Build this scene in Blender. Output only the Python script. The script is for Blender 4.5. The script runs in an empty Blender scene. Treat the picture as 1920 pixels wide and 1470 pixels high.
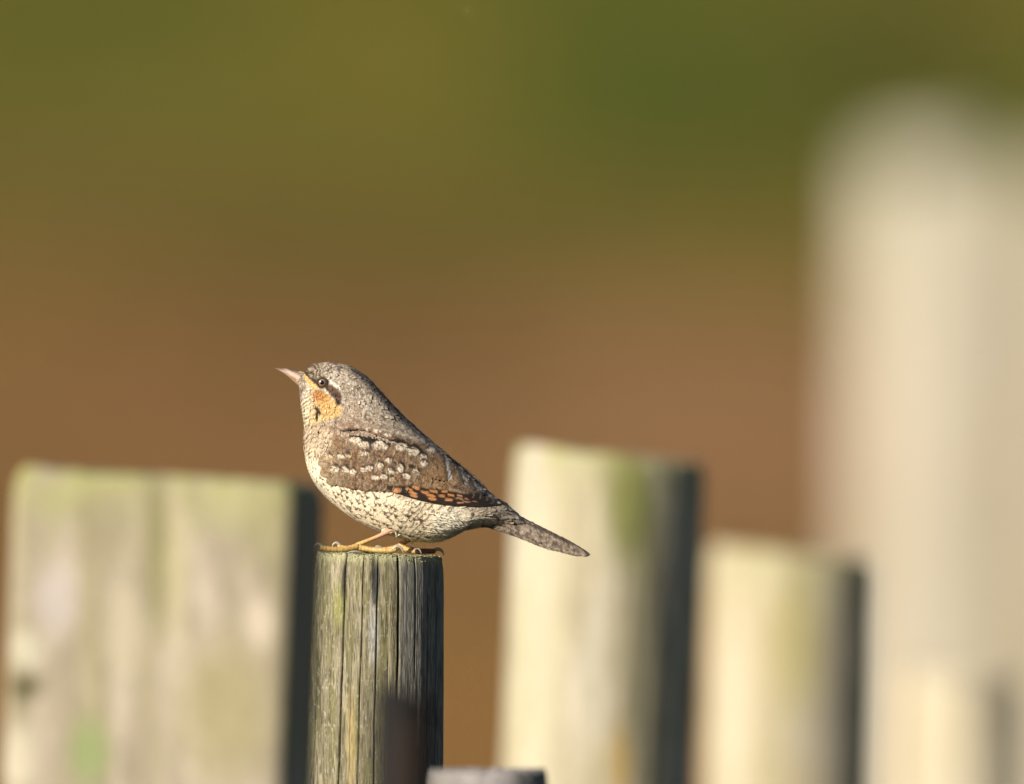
import bpy, math, random
import numpy as np

random.seed(7); rng = np.random.default_rng(11)
sc = bpy.context.scene
col = sc.collection

# ------------------------------------------------------------------ camera, sky, sun, exposure
S = 0.4615 / 1920.0            # metres per photo pixel in the plane of the bird, 7 m away
DIST, CAMZ = 7.0, 1.15
cam_d = bpy.data.cameras.new('camera'); cam = bpy.data.objects.new('camera', cam_d); col.objects.link(cam)
cam.location = (0, -DIST, CAMZ); cam.rotation_euler = (math.radians(90), 0, 0)
cam_d.sensor_width = 36; cam_d.sensor_fit = 'HORIZONTAL'; cam_d.lens = 36 * DIST / 0.4615
cam_d.clip_start = 0.1; cam_d.clip_end = 3000
cam_d.dof.use_dof = True; cam_d.dof.focus_distance = DIST - 0.016
cam_d.dof.aperture_fstop = cam_d.lens / 120.0
sc.camera = cam

SUN_AZ, SUN_EL = 48.0, 23.0    # degrees left of the camera's back, above the horizon
w = bpy.data.worlds.new('World'); sc.world = w; w.use_nodes = True
nt = w.node_tree; bg = nt.nodes['Background']
sky = nt.nodes.new('ShaderNodeTexSky'); sky.sky_type = 'NISHITA'; sky.sun_disc = False
sky.sun_elevation = math.radians(SUN_EL); sky.sun_rotation = math.radians(180 + SUN_AZ)
nt.links.new(sky.outputs[0], bg.inputs[0]); bg.inputs[1].default_value = 0.05
sun_d = bpy.data.lights.new('sun', 'SUN'); sun_d.energy = 5.0; sun_d.angle = math.radians(0.5)
sun_d.color = (1.0, 0.94, 0.84)
sun = bpy.data.objects.new('sun', sun_d); col.objects.link(sun)
from mathutils import Vector
sdir = Vector((-math.sin(math.radians(SUN_AZ)) * math.cos(math.radians(SUN_EL)),
               -math.cos(math.radians(SUN_AZ)) * math.cos(math.radians(SUN_EL)), math.sin(math.radians(SUN_EL))))
sun.rotation_euler = sdir.to_track_quat('Z', 'Y').to_euler(); sun.location = (-3, -3, 4)
sc.view_settings.view_transform = 'Standard'; sc.view_settings.look = 'None'
sc.view_settings.exposure = 0.60; sc.view_settings.gamma = 1.0; sc.view_settings.use_curve_mapping = False
sc.render.engine = 'CYCLES'
sc.cycles.use_denoising = True
sc.cycles.max_bounces = 6

# ------------------------------------------------------------------ helpers
def lin(c):
    c = np.asarray(c, float) / 255.0
    return np.where(c <= 0.04045, c / 12.92, ((c + 0.055) / 1.055) ** 2.4)
def sstep(a, b, x):
    t = np.clip((x - a) / (b - a), 0, 1); return t * t * (3 - 2 * t)
def hsh(ix, iy, seed):
    n = (ix.astype(np.int64) * 374761393 + iy.astype(np.int64) * 668265263 + seed * 974711) & 0xffffffff
    n = ((n ^ (n >> 13)) * 1274126177) & 0xffffffff
    n = (n ^ (n >> 16)) & 0xffffffff
    return n / 4294967295.0
def vn(x, y, seed=0):
    x = np.asarray(x, float); y = np.asarray(y, float)
    x, y = np.broadcast_arrays(x, y)
    ix = np.floor(x); iy = np.floor(y); fx = x - ix; fy = y - iy
    fx = fx * fx * (3 - 2 * fx); fy = fy * fy * (3 - 2 * fy)
    a = hsh(ix, iy, seed); b = hsh(ix + 1, iy, seed); c = hsh(ix, iy + 1, seed); d = hsh(ix + 1, iy + 1, seed)
    return (a * (1 - fx) + b * fx) * (1 - fy) + (c * (1 - fx) + d * fx) * fy
def fbm(x, y, seed=0, o=3):
    r = 0; a = 0.5; t = 0
    for i in range(o):
        r = r + a * vn(x * 2 ** i, y * 2 ** i, seed + i * 17); t += a; a *= 0.55
    return r / t
def mix(c, d, m):
    return c * (1 - m[..., None]) + np.asarray(d) * m[..., None]
def crom(pts, s):
    """Catmull-Rom through pts (n,k) at parameters s in 0..n-1"""
    pts = np.asarray(pts, float); n = len(pts)
    s = np.clip(s, 0, n - 1 - 1e-6); i = np.floor(s).astype(int); f = (s - i)[..., None]
    p = lambda k: pts[np.clip(k, 0, n - 1)]
    a, b, c, d = p(i - 1), p(i), p(i + 1), p(i + 2)
    return 0.5 * (2 * b + (c - a) * f + (2 * a - 5 * b + 4 * c - d) * f * f + (3 * b - a - 3 * c + d) * f ** 3)
def inpoly(x, z, poly, soft):
    """soft mask of a polygon: 1 inside, fading over 'soft' units about its edge"""
    x = np.asarray(x, float); z = np.asarray(z, float)
    d2 = np.full(x.shape, 1e18); ins = np.zeros(x.shape, bool)
    n = len(poly)
    for k in range(n):
        ax, az = poly[k]; bx, bz = poly[(k + 1) % n]
        ex, ez = bx - ax, bz - az
        t = np.clip(((x - ax) * ex + (z - az) * ez) / (ex * ex + ez * ez + 1e-9), 0, 1)
        d2 = np.minimum(d2, (x - ax - t * ex) ** 2 + (z - az - t * ez) ** 2)
        with np.errstate(divide='ignore', invalid='ignore'):
            cr = ((az > z) != (bz > z)) & (x < (bx - ax) * (z - az) / (bz - az + 1e-12) + ax)
        ins ^= cr
    sd = np.sqrt(d2) * np.where(ins, 1, -1)
    return sstep(-soft, soft, sd)
def ell(x, z, cx, cz, rx, rz, rot=0, soft=0.35, p=2.0):
    c, s_ = math.cos(math.radians(rot)), math.sin(math.radians(rot))
    dx, dz = x - cx, z - cz
    u = (dx * c + dz * s_) / rx; v = (-dx * s_ + dz * c) / rz
    return 1 - sstep(1 - soft, 1 + soft, (np.abs(u) ** p + np.abs(v) ** p) ** (1 / p))

def mk(name, V, F, material, parent=None, C=None, smooth=True):
    V = np.asarray(V, np.float32).reshape(-1, 3); F = np.asarray(F, np.int32)
    me = bpy.data.meshes.new(name)
    k = F.shape[1]
    me.vertices.add(len(V)); me.vertices.foreach_set('co', V.ravel())
    me.loops.add(F.size); me.loops.foreach_set('vertex_index', F.ravel())
    me.polygons.add(len(F)); me.polygons.foreach_set('loop_start', np.arange(0, F.size, k, dtype=np.int32))
    me.polygons.foreach_set('loop_total', np.full(len(F), k, np.int32))
    if smooth: me.polygons.foreach_set('use_smooth', np.ones(len(F), bool))
    me.update(calc_edges=True)
    if C is not None:
        C = np.asarray(C, np.float32).reshape(-1, 3)
        at = me.color_attributes.new('Col', 'FLOAT_COLOR', 'POINT')
        at.data.foreach_set('color', np.hstack([np.clip(C, 0, 1), np.ones((len(C), 1), np.float32)]).ravel())
    me.materials.append(material)
    o = bpy.data.objects.new(name, me); col.objects.link(o)
    if parent is not None: o.parent = parent
    return o
def grid_faces(n, m, wrap=False, off=0):
    """faces of an n x m vertex grid (m fastest); wrap closes m"""
    i = np.arange(n - 1)[:, None]; mm = m if wrap else m - 1
    j = np.arange(mm)[None, :]; j2 = (j + 1) % m
    return np.stack([i * m + j, i * m + j2, (i + 1) * m + j2, (i + 1) * m + j], -1).reshape(-1, 4) + off
def empty(name, loc, label, cat, group=None):
    o = bpy.data.objects.new(name, None); o.empty_display_size = 0.02; col.objects.link(o); o.location = loc
    o['label'] = label; o['category'] = cat
    if group: o['group'] = group
    return o

def mat_attr(name, rough=0.8, nscale=2500, namp=0.35, bump=0.3, bdist=0.0003, stretch=(1, 1, 1), spec=0.25, sheen=0.0):
    """colour from the plumage / wood attribute, broken up by fine procedural grain and relief"""
    m = bpy.data.materials.new(name); m.use_nodes = True; t = m.node_tree; b = t.nodes['Principled BSDF']
    at = t.nodes.new('ShaderNodeAttribute'); at.attribute_name = 'Col'
    tc = t.nodes.new('ShaderNodeTexCoord'); mp = t.nodes.new('ShaderNodeMapping'); mp.inputs['Scale'].default_value = stretch
    nz = t.nodes.new('ShaderNodeTexNoise'); nz.inputs['Scale'].default_value = nscale; nz.inputs['Detail'].default_value = 3
    t.links.new(tc.outputs['Object'], mp.inputs[0]); t.links.new(mp.outputs[0], nz.inputs['Vector'])
    mr = t.nodes.new('ShaderNodeMapRange'); mr.inputs[1].default_value = 0.3; mr.inputs[2].default_value = 0.7
    mr.inputs[3].default_value = 1 - namp; mr.inputs[4].default_value = 1 + namp
    t.links.new(nz.outputs[0], mr.inputs[0])
    mx = t.nodes.new('ShaderNodeVectorMath'); mx.operation = 'SCALE'
    t.links.new(at.outputs['Color'], mx.inputs[0]); t.links.new(mr.outputs[0], mx.inputs['Scale'])
    t.links.new(mx.outputs[0], b.inputs['Base Color'])
    bp = t.nodes.new('ShaderNodeBump'); bp.inputs['Strength'].default_value = bump; bp.inputs['Distance'].default_value = bdist
    t.links.new(nz.outputs[0], bp.inputs['Height']); t.links.new(bp.outputs[0], b.inputs['Normal'])
    b.inputs['Roughness'].default_value = rough; b.inputs['Specular IOR Level'].default_value = spec
    b.inputs['Sheen Weight'].default_value = sheen
    return m
def mat_noise(name, c1, c2, scale, rough=0.9, stretch=(1, 1, 1), c3=None, detail=4, bump=0.0, bdist=0.01):
    m = bpy.data.materials.new(name); m.use_nodes = True; t = m.node_tree; b = t.nodes['Principled BSDF']
    tc = t.nodes.new('ShaderNodeTexCoord'); mp = t.nodes.new('ShaderNodeMapping'); mp.inputs['Scale'].default_value = stretch
    nz = t.nodes.new('ShaderNodeTexNoise'); nz.inputs['Scale'].default_value = scale; nz.inputs['Detail'].default_value = detail
    rp = t.nodes.new('ShaderNodeValToRGB'); e = rp.color_ramp.elements
    e[0].position = 0.32; e[0].color = (*c1, 1); e[1].position = 0.68; e[1].color = (*c2, 1)
    if c3 is not None:
        q = e.new(0.5); q.color = (*c3, 1)
    t.links.new(tc.outputs['Object'], mp.inputs[0]); t.links.new(mp.outputs[0], nz.inputs['Vector'])
    t.links.new(nz.outputs[0], rp.inputs[0]); t.links.new(rp.outputs[0], b.inputs['Base Color'])
    if bump:
        bp = t.nodes.new('ShaderNodeBump'); bp.inputs['Strength'].default_value = bump; bp.inputs['Distance'].default_value = bdist
        t.links.new(nz.outputs[0], bp.inputs['Height']); t.links.new(bp.outputs[0], b.inputs['Normal'])
    b.inputs['Roughness'].default_value = rough; b.inputs['Specular IOR Level'].default_value = 0.2
    return m

M_FEATHER = mat_attr('plumage', rough=0.75, nscale=1500, namp=0.36, bump=0.25, bdist=0.0002, sheen=0.05)
M_WOOD = mat_attr('weathered_wood', rough=0.85, nscale=1800, namp=0.28, bump=0.6, bdist=0.0006, stretch=(1, 1, 0.12))
M_LICHEN = mat_attr('lichen', rough=0.95, nscale=1500, namp=0.35, bump=0.6, bdist=0.0005)
M_SKIN = mat_attr('leg_skin', rough=0.45, nscale=1400, namp=0.15, bump=0.35, bdist=0.0003, spec=0.45)
M_HORN = mat_attr('bill_horn', rough=0.32, nscale=900, namp=0.12, bump=0.08, bdist=0.0002, spec=0.5)

# ------------------------------------------------------------------ terrain: flat moor, then a bank rising into a meadow
def ground_z(x, y):
    bank = np.maximum(0, y - 55)
    z = 0.09 * bank ** 1.0 * sstep(0, 12, bank) + 0.0004 * np.maximum(0, y - 100) ** 2 * (y < 400)
    z = np.where(y >= 400, 0.09 * 345 + 36 + 0.05 * (y - 400), z)
    amp = sstep(6, 40, np.abs(y) + np.abs(x))
    return z + amp * (0.5 * fbm(x / 9, y / 9, 5) - 0.25) * sstep(20, 60, y + 30) * 0.5
ys = np.concatenate([np.linspace(-300, -20, 15), np.linspace(-16, 30, 30), np.linspace(31, 130, 150), np.linspace(140, 1200, 40)])
xs = np.concatenate([np.linspace(-600, -30, 24), np.linspace(-25, 25, 70), np.linspace(30, 600, 24)])
X, Y = np.meshgrid(xs, ys); Z = ground_z(X, Y)
def ground_col(x, y):
    brown = lin((140, 106, 62)); ochre = lin((126, 104, 52)); rust = lin((144, 106, 72)); green = lin((86, 96, 34)); yel = lin((124, 112, 46)); dk = lin((62, 76, 26))
    n1 = fbm(x / 2.6, y / 5.0, 31, 2); n2 = fbm(x / 1.6 + 9, y / 4, 47, 2)
    c = np.broadcast_to(brown, x.shape + (3,)).copy()
    c = mix(c, rust, sstep(0.45, 0.75, n1))
    c = mix(c, ochre, sstep(0.5, 0.8, n2) * 0.8)
    t = y + 4 + 5 * (n1 - 0.5)
    c = mix(c, lin((122, 102, 50)), sstep(72, 80, t) * 0.8)
    g = mix(np.broadcast_to(yel, x.shape + (3,)).copy(), green, sstep(0.40, 0.62, fbm(x / 2.2 + 3, y / 6, 71, 2)))
    c = mix(c, g, sstep(79, 86, t + 0.9 * x))
    c = mix(c, yel, ell(x, y, -0.9, 87, 1.0, 5, 0, 0.5) * 0.7)
    c = mix(c, lin((120, 108, 54)), ell(x, y, -2.4, 83, 0.8, 4, 0, 0.5) * 0.6)
    c = mix(c, lin((84, 100, 34)), ell(x, y, 0.7, 93, 0.9, 5, 0, 0.5) * 0.8)
    c = mix(c, lin((84, 100, 34)), ell(x, y, -1.9, 95, 0.6, 4, 0, 0.5) * 0.6)
    c = mix(c, dk, ell(x, y, 1.1, 87.5, 0.8, 3.5, 0, 0.5) * 0.8)
    c = mix(c, dk, ell(x, y, 2.2, 88, 0.7, 6, 0, 0.5) * 0.7)
    c = mix(c, lin((78, 70, 36)), ell(x, y, 2.8, 96, 0.8, 5, 0, 0.5) * 0.7)
    c = mix(c, dk, ell(x, y, -2.9, 96, 0.5, 4, 0, 0.5) * 0.7)
    c = mix(c, lin((160, 122, 86)), ell(x, y, 0.9, 67, 1.1, 5, 0, 0.6) * 0.7)
    c = mix(c, lin((112, 88, 46)), ell(x, y, -0.6, 73, 1.2, 3.5, 0, 0.6) * 0.6)
    c = mix(c, lin((150, 110, 64)), ell(x, y, 0.2, 42, 6, 10, 0, 0.6) * 0.5)
    c = mix(c, lin((52, 46, 38)), sstep(22, 12, y))          # unseen near ground darkened to cut light bounced onto the posts
    return c * 0.70
M_GROUND = mat_attr('moor_ground', rough=1.0, nscale=6, namp=0.2, bump=0.5, bdist=0.05, spec=0.1)
V = np.stack([X, Y, Z], -1)
g = mk('ground', V, grid_faces(len(ys), len(xs)), M_GROUND, C=ground_col(X, Y)); g['kind'] = 'structure'

def grass(name, label, cat, n, x0, x1, y0, y1, h, seed, keep=None):
    r = np.random.default_rng(seed)
    bx = r.uniform(x0, x1, n); by = r.uniform(y0, y1, n)
    if keep is not None:
        k = keep(bx, by); bx, by = bx[k], by[k]; n = len(bx)
    bz = ground_z(bx, by); a = r.uniform(0, 6.283, n); hh = h * r.uniform(0.5, 1.2, n); wd = 0.012 * h / 0.25 * r.uniform(0.7, 1.6, n)
    lean = r.normal(0, 0.35, (n, 2)) * hh[:, None]
    ca, sa = np.cos(a) * wd, np.sin(a) * wd
    p0 = np.stack([bx - ca, by - sa, bz - 0.01], -1); p1 = np.stack([bx + ca, by + sa, bz - 0.01], -1)
    p2 = np.stack([bx + 0.7 * ca + lean[:, 0] * .4, by + .7 * sa + lean[:, 1] * .4, bz + hh * .6], -1)
    p3 = np.stack([bx + lean[:, 0], by + lean[:, 1], bz + hh], -1)
    V = np.stack([p0, p1, p2, p3], 1).reshape(-1, 3); F = np.arange(4 * n).reshape(n, 4)
    c = ground_col(bx, by) * r.uniform(0.8, 1.35, (n, 1)); C = np.repeat(c, 4, 0)
    o = mk(name, V, F, M_GRASS, C=C); o['kind'] = 'stuff'; o['label'] = label; o['category'] = cat
    return o
M_GRASS = mat_attr('grass_blades', rough=0.9, nscale=8, namp=0.1, bump=0.0, spec=0.15)
grass('dry_moor_grass', 'dry brown moor grass covering the flat ground behind the posts', 'grass', 60000, -9, 9, 33, 78, 0.16, 3)
grass('meadow_grass', 'olive green meadow grass on the rising bank behind the brown moor', 'grass', 45000, -10, 10, 78, 112, 0.20, 4)
grass('fence_line_grass', 'short brown grass around the feet of the wooden posts', 'grass', 15000, -2.5, 3.5, -3, 12, 0.10, 5)

# ------------------------------------------------------------------ posts
GROUP = 'weathered posts of the old palisade'
def px_at(px, py, d):
    k = S * d / DIST
    return (px - 960) * k, CAMZ - (py - 735) * k
def post(name, label, d, xl, xr, ytop, lean, shape='round', depth=None, rz=0, nphi=200, nz=220, seed=1, colour=None,
         slope=0.0, taper=0.0, relief=1.0, cracks=(), rough_top=0.0015, group=GROUP, capcol=(170, 160, 125)):
    """xl, xr, ytop: the post's outline in photo pixels at its own distance d; lean: px the foot of the picture lies left of the top per 600 px"""
    k = S * d / DIST
    cx, zt = px_at((xl + xr) / 2, ytop, d); R = (xr - xl) / 2 * k; y0 = d - DIST
    root = empty(name, (0, 0, 0), label, 'post', group)
    phi = np.linspace(0, 2 * math.pi, nphi, endpoint=False)
    if shape == 'round':
        ux, uy = np.cos(phi), np.sin(phi)
    else:
        p = 22.0; dd = depth / R / 2
        q = (np.abs(np.cos(phi)) ** p + np.abs(np.sin(phi)) ** p) ** (-1 / p)
        ux, uy = q * np.cos(phi), q * np.sin(phi) * dd
        c, s_ = math.cos(rz), math.sin(rz)
        ux, uy = ux * c - uy * s_, ux * s_ + uy * c
        ux = ux / ux.max()
    # depth below the top; fine steps where the picture sees it
    vis = min((1470 - ytop) * k * 1.15 + 0.05, zt)
    h = np.concatenate([np.linspace(0, vis, nz), np.linspace(vis, zt + 0.12, 14)[1:]])
    PH, H = np.meshgrid(phi, h)
    UX = np.broadcast_to(ux, PH.shape); UY = np.broadcast_to(uy, PH.shape)
    u = PH / 6.2832 * 40
    gr = fbm(np.abs(np.sin(PH / 2)) * 40 + UX * 9, H / 0.06, seed, 3) - 0.5
    gr2 = fbm(UX * 26 + 50, UY * 0 + H / 0.03, seed + 5, 2) - 0.5
    rad = 1 + relief * (0.05 * gr + 0.025 * gr2)
    crk = np.zeros(PH.shape)
    for (ux_c, wd, dp, hs, he) in cracks:
        wob = (fbm(H / 0.03, H * 0 + ux_c * 7, seed + 77, 2) - 0.5) * 0.035
        a = np.exp(-((UX - ux_c - wob) / wd) ** 2) * (UY < 0) * sstep(he, he - 0.02, H) * sstep(hs - 0.01, hs, H + 1e-6)
        crk = np.maximum(crk, a * dp)
    rad = rad - crk
    sc_ = R * rad * (1 + taper * H / 0.1)
    edge = np.exp(-H / 0.0035) * 0.06
    top_n = (fbm(UX * 6 + 3, UY * 6, seed + 9, 2) - 0.5) * 2 * rough_top
    leanx = -lean / 600.0
    XX = cx + UX * sc_ * (1 - edge) + leanx * H
    YY = y0 + UY * sc_ * (1 - edge)
    ZZ = zt - H + (slope * UX * R + top_n) * np.exp(-H / 0.05)
    # place on the face, in photo pixels, for the colour marks
    PX = 960 + (XX) / k; PY = 735 + (CAMZ - ZZ) / k
    C = colour(PX, PY, UX, UY, H, crk, seed) if colour else np.ones(PX.shape + (3,)) * 0.4
    sh = mk('shaft', np.stack([XX, YY, ZZ], -1), grid_faces(len(h), nphi, True)[:, ::-1], M_WOOD, root, C)
    # end grain: rings from the rim to the middle
    rr = np.linspace(1, 0.02, 16)[:, None]
    mx_, my_, mz_ = cx, y0, zt
    EX = mx_ + (XX[0] - mx_)[None] * rr; EY = my_ + (YY[0] - my_)[None] * rr
    EZ = mz_ + (ZZ[0] - mz_)[None] * rr + 0.0006 * (fbm(EX * 900, EY * 900, seed + 3, 2) - 0.4) * (1 - rr) * 4
    ring = 0.75 + 0.35 * np.sin(rr * 70 + fbm(EX * 300, EY * 300, seed, 2) * 3)
    EC = lin(capcol)[None, None] * ring[..., None] * 0.7
    mk('end_grain', np.stack([EX, EY, EZ], -1), grid_faces(16, nphi, True)[:, ::-1], M_WOOD, root, EC)
    return root, dict(XX=XX, YY=YY, ZZ=ZZ, cx=cx, y0=y0, zt=zt, R=R)

WK = 0.575
def wood_pale(base, pale, olive, top_green=1.0, blobs=(), streak=0.5, sx=45.0):
    def f(PX, PY, UX, UY, H, crk, seed):
        n = fbm(PX / sx, PY / 260.0, seed + 21, 3); n2 = fbm(PX / (sx * .45), PY / 110.0, seed + 41, 2); n3 = fbm(PX / sx / .8 + 30, PY / 320.0, seed + 61, 2)
        c = np.broadcast_to(lin(base), PX.shape + (3,)).copy()
        c = mix(c, lin(pale), sstep(0.42, 0.68, n))
        c = mix(c, lin(olive), sstep(0.5, 0.72, n3) * streak)
        c = c * (0.80 + 0.4 * n2)[..., None]
        c = mix(c, lin((178, 178, 104)), top_green * np.exp(-(H / 0.012)) * sstep(0.25, 0.6, n2))
        for (bx, by, rx, ry, cc, a) in blobs:
            c = mix(c, lin(cc), ell(PX, PY, bx, by, rx, ry, 0, 0.6) * a * (UY < 0.3))
        c = c * (1 - 0.7 * np.clip(crk * 12, 0, 1))[..., None]
        return c * WK
    return f

post('wooden_post', "broad square-sawn weathered post with a dark side face, just before the bird's post", 6.45, 31, 607, 893, 22, 'square',
     depth=0.085, rz=math.radians(-9.0), nphi=400, seed=3, slope=-0.055, relief=0.18, taper=0.0,
     colour=wood_pale((190, 176, 150), (216, 200, 178), (176, 166, 120), 0.9,
                      blobs=[(52, 1285, 28, 26, (104, 96, 60), .95), (172, 1405, 32, 60, (160, 182, 110), .7), (298, 1000, 20, 190, (158, 152, 98), .8),
                             (130, 930, 60, 40, (190, 186, 128), .7), (430, 940, 60, 60, (196, 190, 134), .7), (490, 1165, 26, 50, (240, 222, 198), .9),
                             (335, 1060, 18, 130, (220, 206, 160), .8), (420, 1330, 90, 130, (188, 176, 122), .6), (110, 1120, 40, 60, (222, 208, 198), .8),
                             (235, 1180, 30, 90, (226, 212, 180), .8), (185, 990, 50, 60, (176, 164, 130), .7), (40, 1420, 30, 60, (238, 226, 198), .8),
                             (55, 1215, 30, 36, (232, 222, 194), .8)]))
post('wooden_post', "thick round post with an olive algae streak, standing behind the tip of the bird's tail", 7.75, 964, 1322, 852, 25, seed=8,
     slope=-0.10, relief=0.5, rz=0,
     colour=wood_pale((212, 198, 164), (226, 214, 188), (196, 186, 134), 0.8, streak=.45,
                      blobs=[(1185, 950, 45, 110, (150, 152, 80), .9), (1160, 1430, 22, 70, (214, 178, 98), .8), (1210, 1250, 40, 260, (120, 116, 92), .55), (1010, 1200, 40, 280, (228, 216, 184), .8)]))
post('wooden_post', 'short round post between the algae-streaked post and the tallest pale post', 8.3, 1330, 1646, 1036, 14, seed=12, slope=-0.10, relief=0.4,
     colour=wood_pale((210, 194, 160), (224, 210, 182), (194, 184, 130), 0.6, blobs=[(1375, 1350, 40, 160, (234, 220, 188), .8), (1490, 1200, 50, 130, (200, 188, 126), .8)]))
post('wooden_post', 'low round post half hidden in front of the foot of the tallest pale post', 9.3, 1690, 1930, 1265, 8, seed=17, slope=-0.05, relief=0.4,
     colour=wood_pale((230, 214, 182), (236, 222, 196), (218, 204, 164), 0.0))
post('wooden_post', 'tallest pale post, rising far above all the other posts', 19.0, 1645, 1885, 285, 6, seed=23, slope=0.10, relief=0.4,
     colour=wood_pale((252, 238, 210), (255, 244, 222), (244, 230, 194), 0.9))
post('wooden_post', 'pale post standing just beyond the tallest one and nearly as high', 20.5, 1935, 2180, 320, 4, seed=29, slope=0.0, relief=0.4,
     colour=wood_pale((234, 218, 186), (240, 228, 202), (222, 210, 166), 0.9))
def stake_shade(PX, PY, UX, UY, H, crk, seed):  # dark brown stake, its shade put into the near-black colour
    n = fbm(PX / 25, PY / 60, seed, 3)
    return mix(np.broadcast_to(np.array((.010, .009, .008)), PX.shape + (3,)).copy(), np.array((.036, .022, .016)), sstep(.35, .65, n) * sstep(725, 760, PX))
post('dark_stake', "dark brown stake with shade in its colour standing close in front of the bird's post", 6.22, 700, 806, 1292, 4, seed=31, slope=-0.35, relief=0.5, colour=stake_shade, nphi=120, group=None, capcol=(60, 48, 42))
post('wooden_stump', "low grey stump with a ragged top beside the foot of the bird's post", 6.74, 802, 1028, 1444, 0, seed=37, relief=0.5,
     colour=wood_pale((168, 160, 154), (196, 186, 182), (150, 146, 132), 0.0), nphi=120, group=None, capcol=(180, 172, 166))

# the bird's own post, with splits, staves and a lichen rim
def perch_colour(PX, PY, UX, UY, H, crk, seed):
    n = fbm(PX / 6, PY / 90, 301, 3); n2 = fbm(PX / 2.2, PY / 30, 311, 2); n3 = fbm(PX / 16, PY / 150, 321, 3); n4 = fbm(PX / 2.2, PY / 7, 331, 2)
    c = np.broadcast_to(lin((150, 140, 110)), PX.shape + (3,)).copy()
    c = mix(c, lin((138, 132, 84)), sstep(0.42, 0.6, n3) * 0.65)             # algae green
    c = mix(c, lin((196, 182, 150)), sstep(0.52, 0.72, n) * 0.7)           # bleached streaks
    c = mix(c, lin((96, 88, 70)), sstep(0.56, 0.75, n2) * 0.75)             # grain lines
    c = mix(c, lin((212, 204, 178)), sstep(0.66, 0.8, n4) * 0.5)
    c = mix(c, lin((176, 178, 78)), ell(PX, PY, 636, 1135, 12, 38, 0, .8) * .4)
    c = mix(c, lin((196, 172, 112)), ell(PX, PY, 660, 1390, 8, 90, 0, .6) * .7)
    c = mix(c, lin((188, 182, 176)), ell(PX, PY, 702, 1190, 10, 60, 0, .6) * .6)
    c = mix(c, lin((66, 68, 68)), ell(PX, PY, 706, 1092, 7, 42, 3, .3) * .9)  # shadow of the stave step, painted dark
    c = mix(c, lin((58, 56, 44)), ell(PX, PY, 646, 1085, 4, 34, 5, .5) * .8)
    c = mix(c, lin((196, 192, 180)), ell(PX, PY, 700, 1185, 9, 50, 0, .6) * sstep(.45, .6, n4) * .8)
    grey = sstep(742, 756, PX)                                              # shaded half recoloured grey; shade and fill put into the tone
    c = mix(c, lin((158, 152, 140)) * (0.35 + 1.2 * n2)[..., None], grey * 0.9)
    rim = np.exp(-(H / 0.0032) ** 2)
    c = mix(c, lin((196, 190, 142)) * (0.6 + 0.8 * n4)[..., None], rim * sstep(0.2, 0.5, n4 + 0.25))
    c = c * (1 - 0.85 * np.clip(crk * 14, 0, 1))[..., None]
    return c * 0.57
PC = [(-0.89, .008, .035, 0, .3), (-0.51, .009, .060, 0.001, .3), (-0.235, .006, .045, 0.001, .3), (0.0, .009, .05, 0.004, .3), (-0.05, .045, .035, 0.004, .022),
      (0.315, .013, .08, 0.003, .3), (0.58, .008, .03, 0, .06), (0.76, .008, .04, 0.02, .3), (-0.36, .005, .02, .045, .3), (-.68, .005, .02, .03, .07),
      (0.17, .005, .02, .05, .3), (.88, .006, .03, .01, .3)]
perch, PG = post('wooden_post', 'slim cracked grey-green round post on which the small bird stands', 7.0, 591, 832, 1039, 14, nphi=760, nz=430, seed=41,
                 colour=perch_colour, relief=0.35, cracks=PC, rough_top=0.0006, slope=-0.03, taper=0.075, capcol=(176, 170, 126))
PTOP = PG['zt']
def ico(sub):
    import bmesh
    bm = bmesh.new(); bmesh.ops.create_icosphere(bm, subdivisions=sub, radius=1)
    v = np.array([x.co[:] for x in bm.verts]); f = np.array([[x.index for x in p.verts] for p in bm.faces]); bm.free(); return v, f
iv, jf = ico(1)
Vs, Fs, Cs = [], [], []
r = np.random.default_rng(5)
for i in range(520):
    a = r.uniform(0, 6.283); j = int(a / 6.2832 * 760) % 760
    row = int(abs(r.normal(0, 3.0))); row = min(row, 14)
    p = np.array([PG['XX'][row, j], PG['YY'][row, j], PG['ZZ'][row, j]])
    s_ = S * r.uniform(0.7, 2.0) * np.array([1.3, 1.3, .8]) * r.uniform(.7, 1.2, 3)
    k = iv * s_ * (1 + 0.25 * r.normal(0, 1, (len(iv), 1)))
    Vs.append(k + p); Fs.append(jf + i * len(iv))
    cc = lin([(196, 190, 156), (182, 178, 132), (168, 166, 142), (150, 148, 124), (204, 196, 152)][r.integers(5)]) * .62
    Cs.append(np.repeat(cc[None], len(iv), 0))
lc = mk('lichen_crust', np.concatenate(Vs), np.concatenate(Fs), M_LICHEN, perch, np.concatenate(Cs)); lc['kind'] = 'stuff'

# ------------------------------------------------------------------ the bird
BX = 712.0; BY = 1038.0
bx0, bz0 = px_at(BX, BY, 7.0)
bird = empty('perched_bird', (bx0, 0, bz0), 'small mottled brown wryneck with ochre throat and spotted cream belly, standing on the slim post', 'bird')
def W3(x, y, z):
    """photo px in the bird's own side plane (y = px towards the near flank) -> metres about its feet"""
    return np.stack([(x - BX) * S, -y * S, (BY - z) * S], -1)
TOP = [(559, 700), (571, 697), (584, 685), (608, 680), (636, 682), (664, 691), (692, 711), (723, 744), (754, 777), (785, 806), (815, 832), (845, 858), (875, 885), (905, 912), (930, 933), (952, 948), (968, 961), (986, 980)]
BOT = [(554, 716), (561, 724), (563, 746), (567, 773), (570.5, 800), (570, 830), (573, 862), (583, 894), (602, 923), (633, 951), (669, 976), (711, 997), (756, 1011), (802, 1017), (838, 1010), (872, 993), (910, 989), (964, 992)]
WID = [6, 13, 26, 35, 40, 46, 55, 66, 75, 80, 82, 80, 74, 66, 56, 44, 29, 12]
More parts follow.
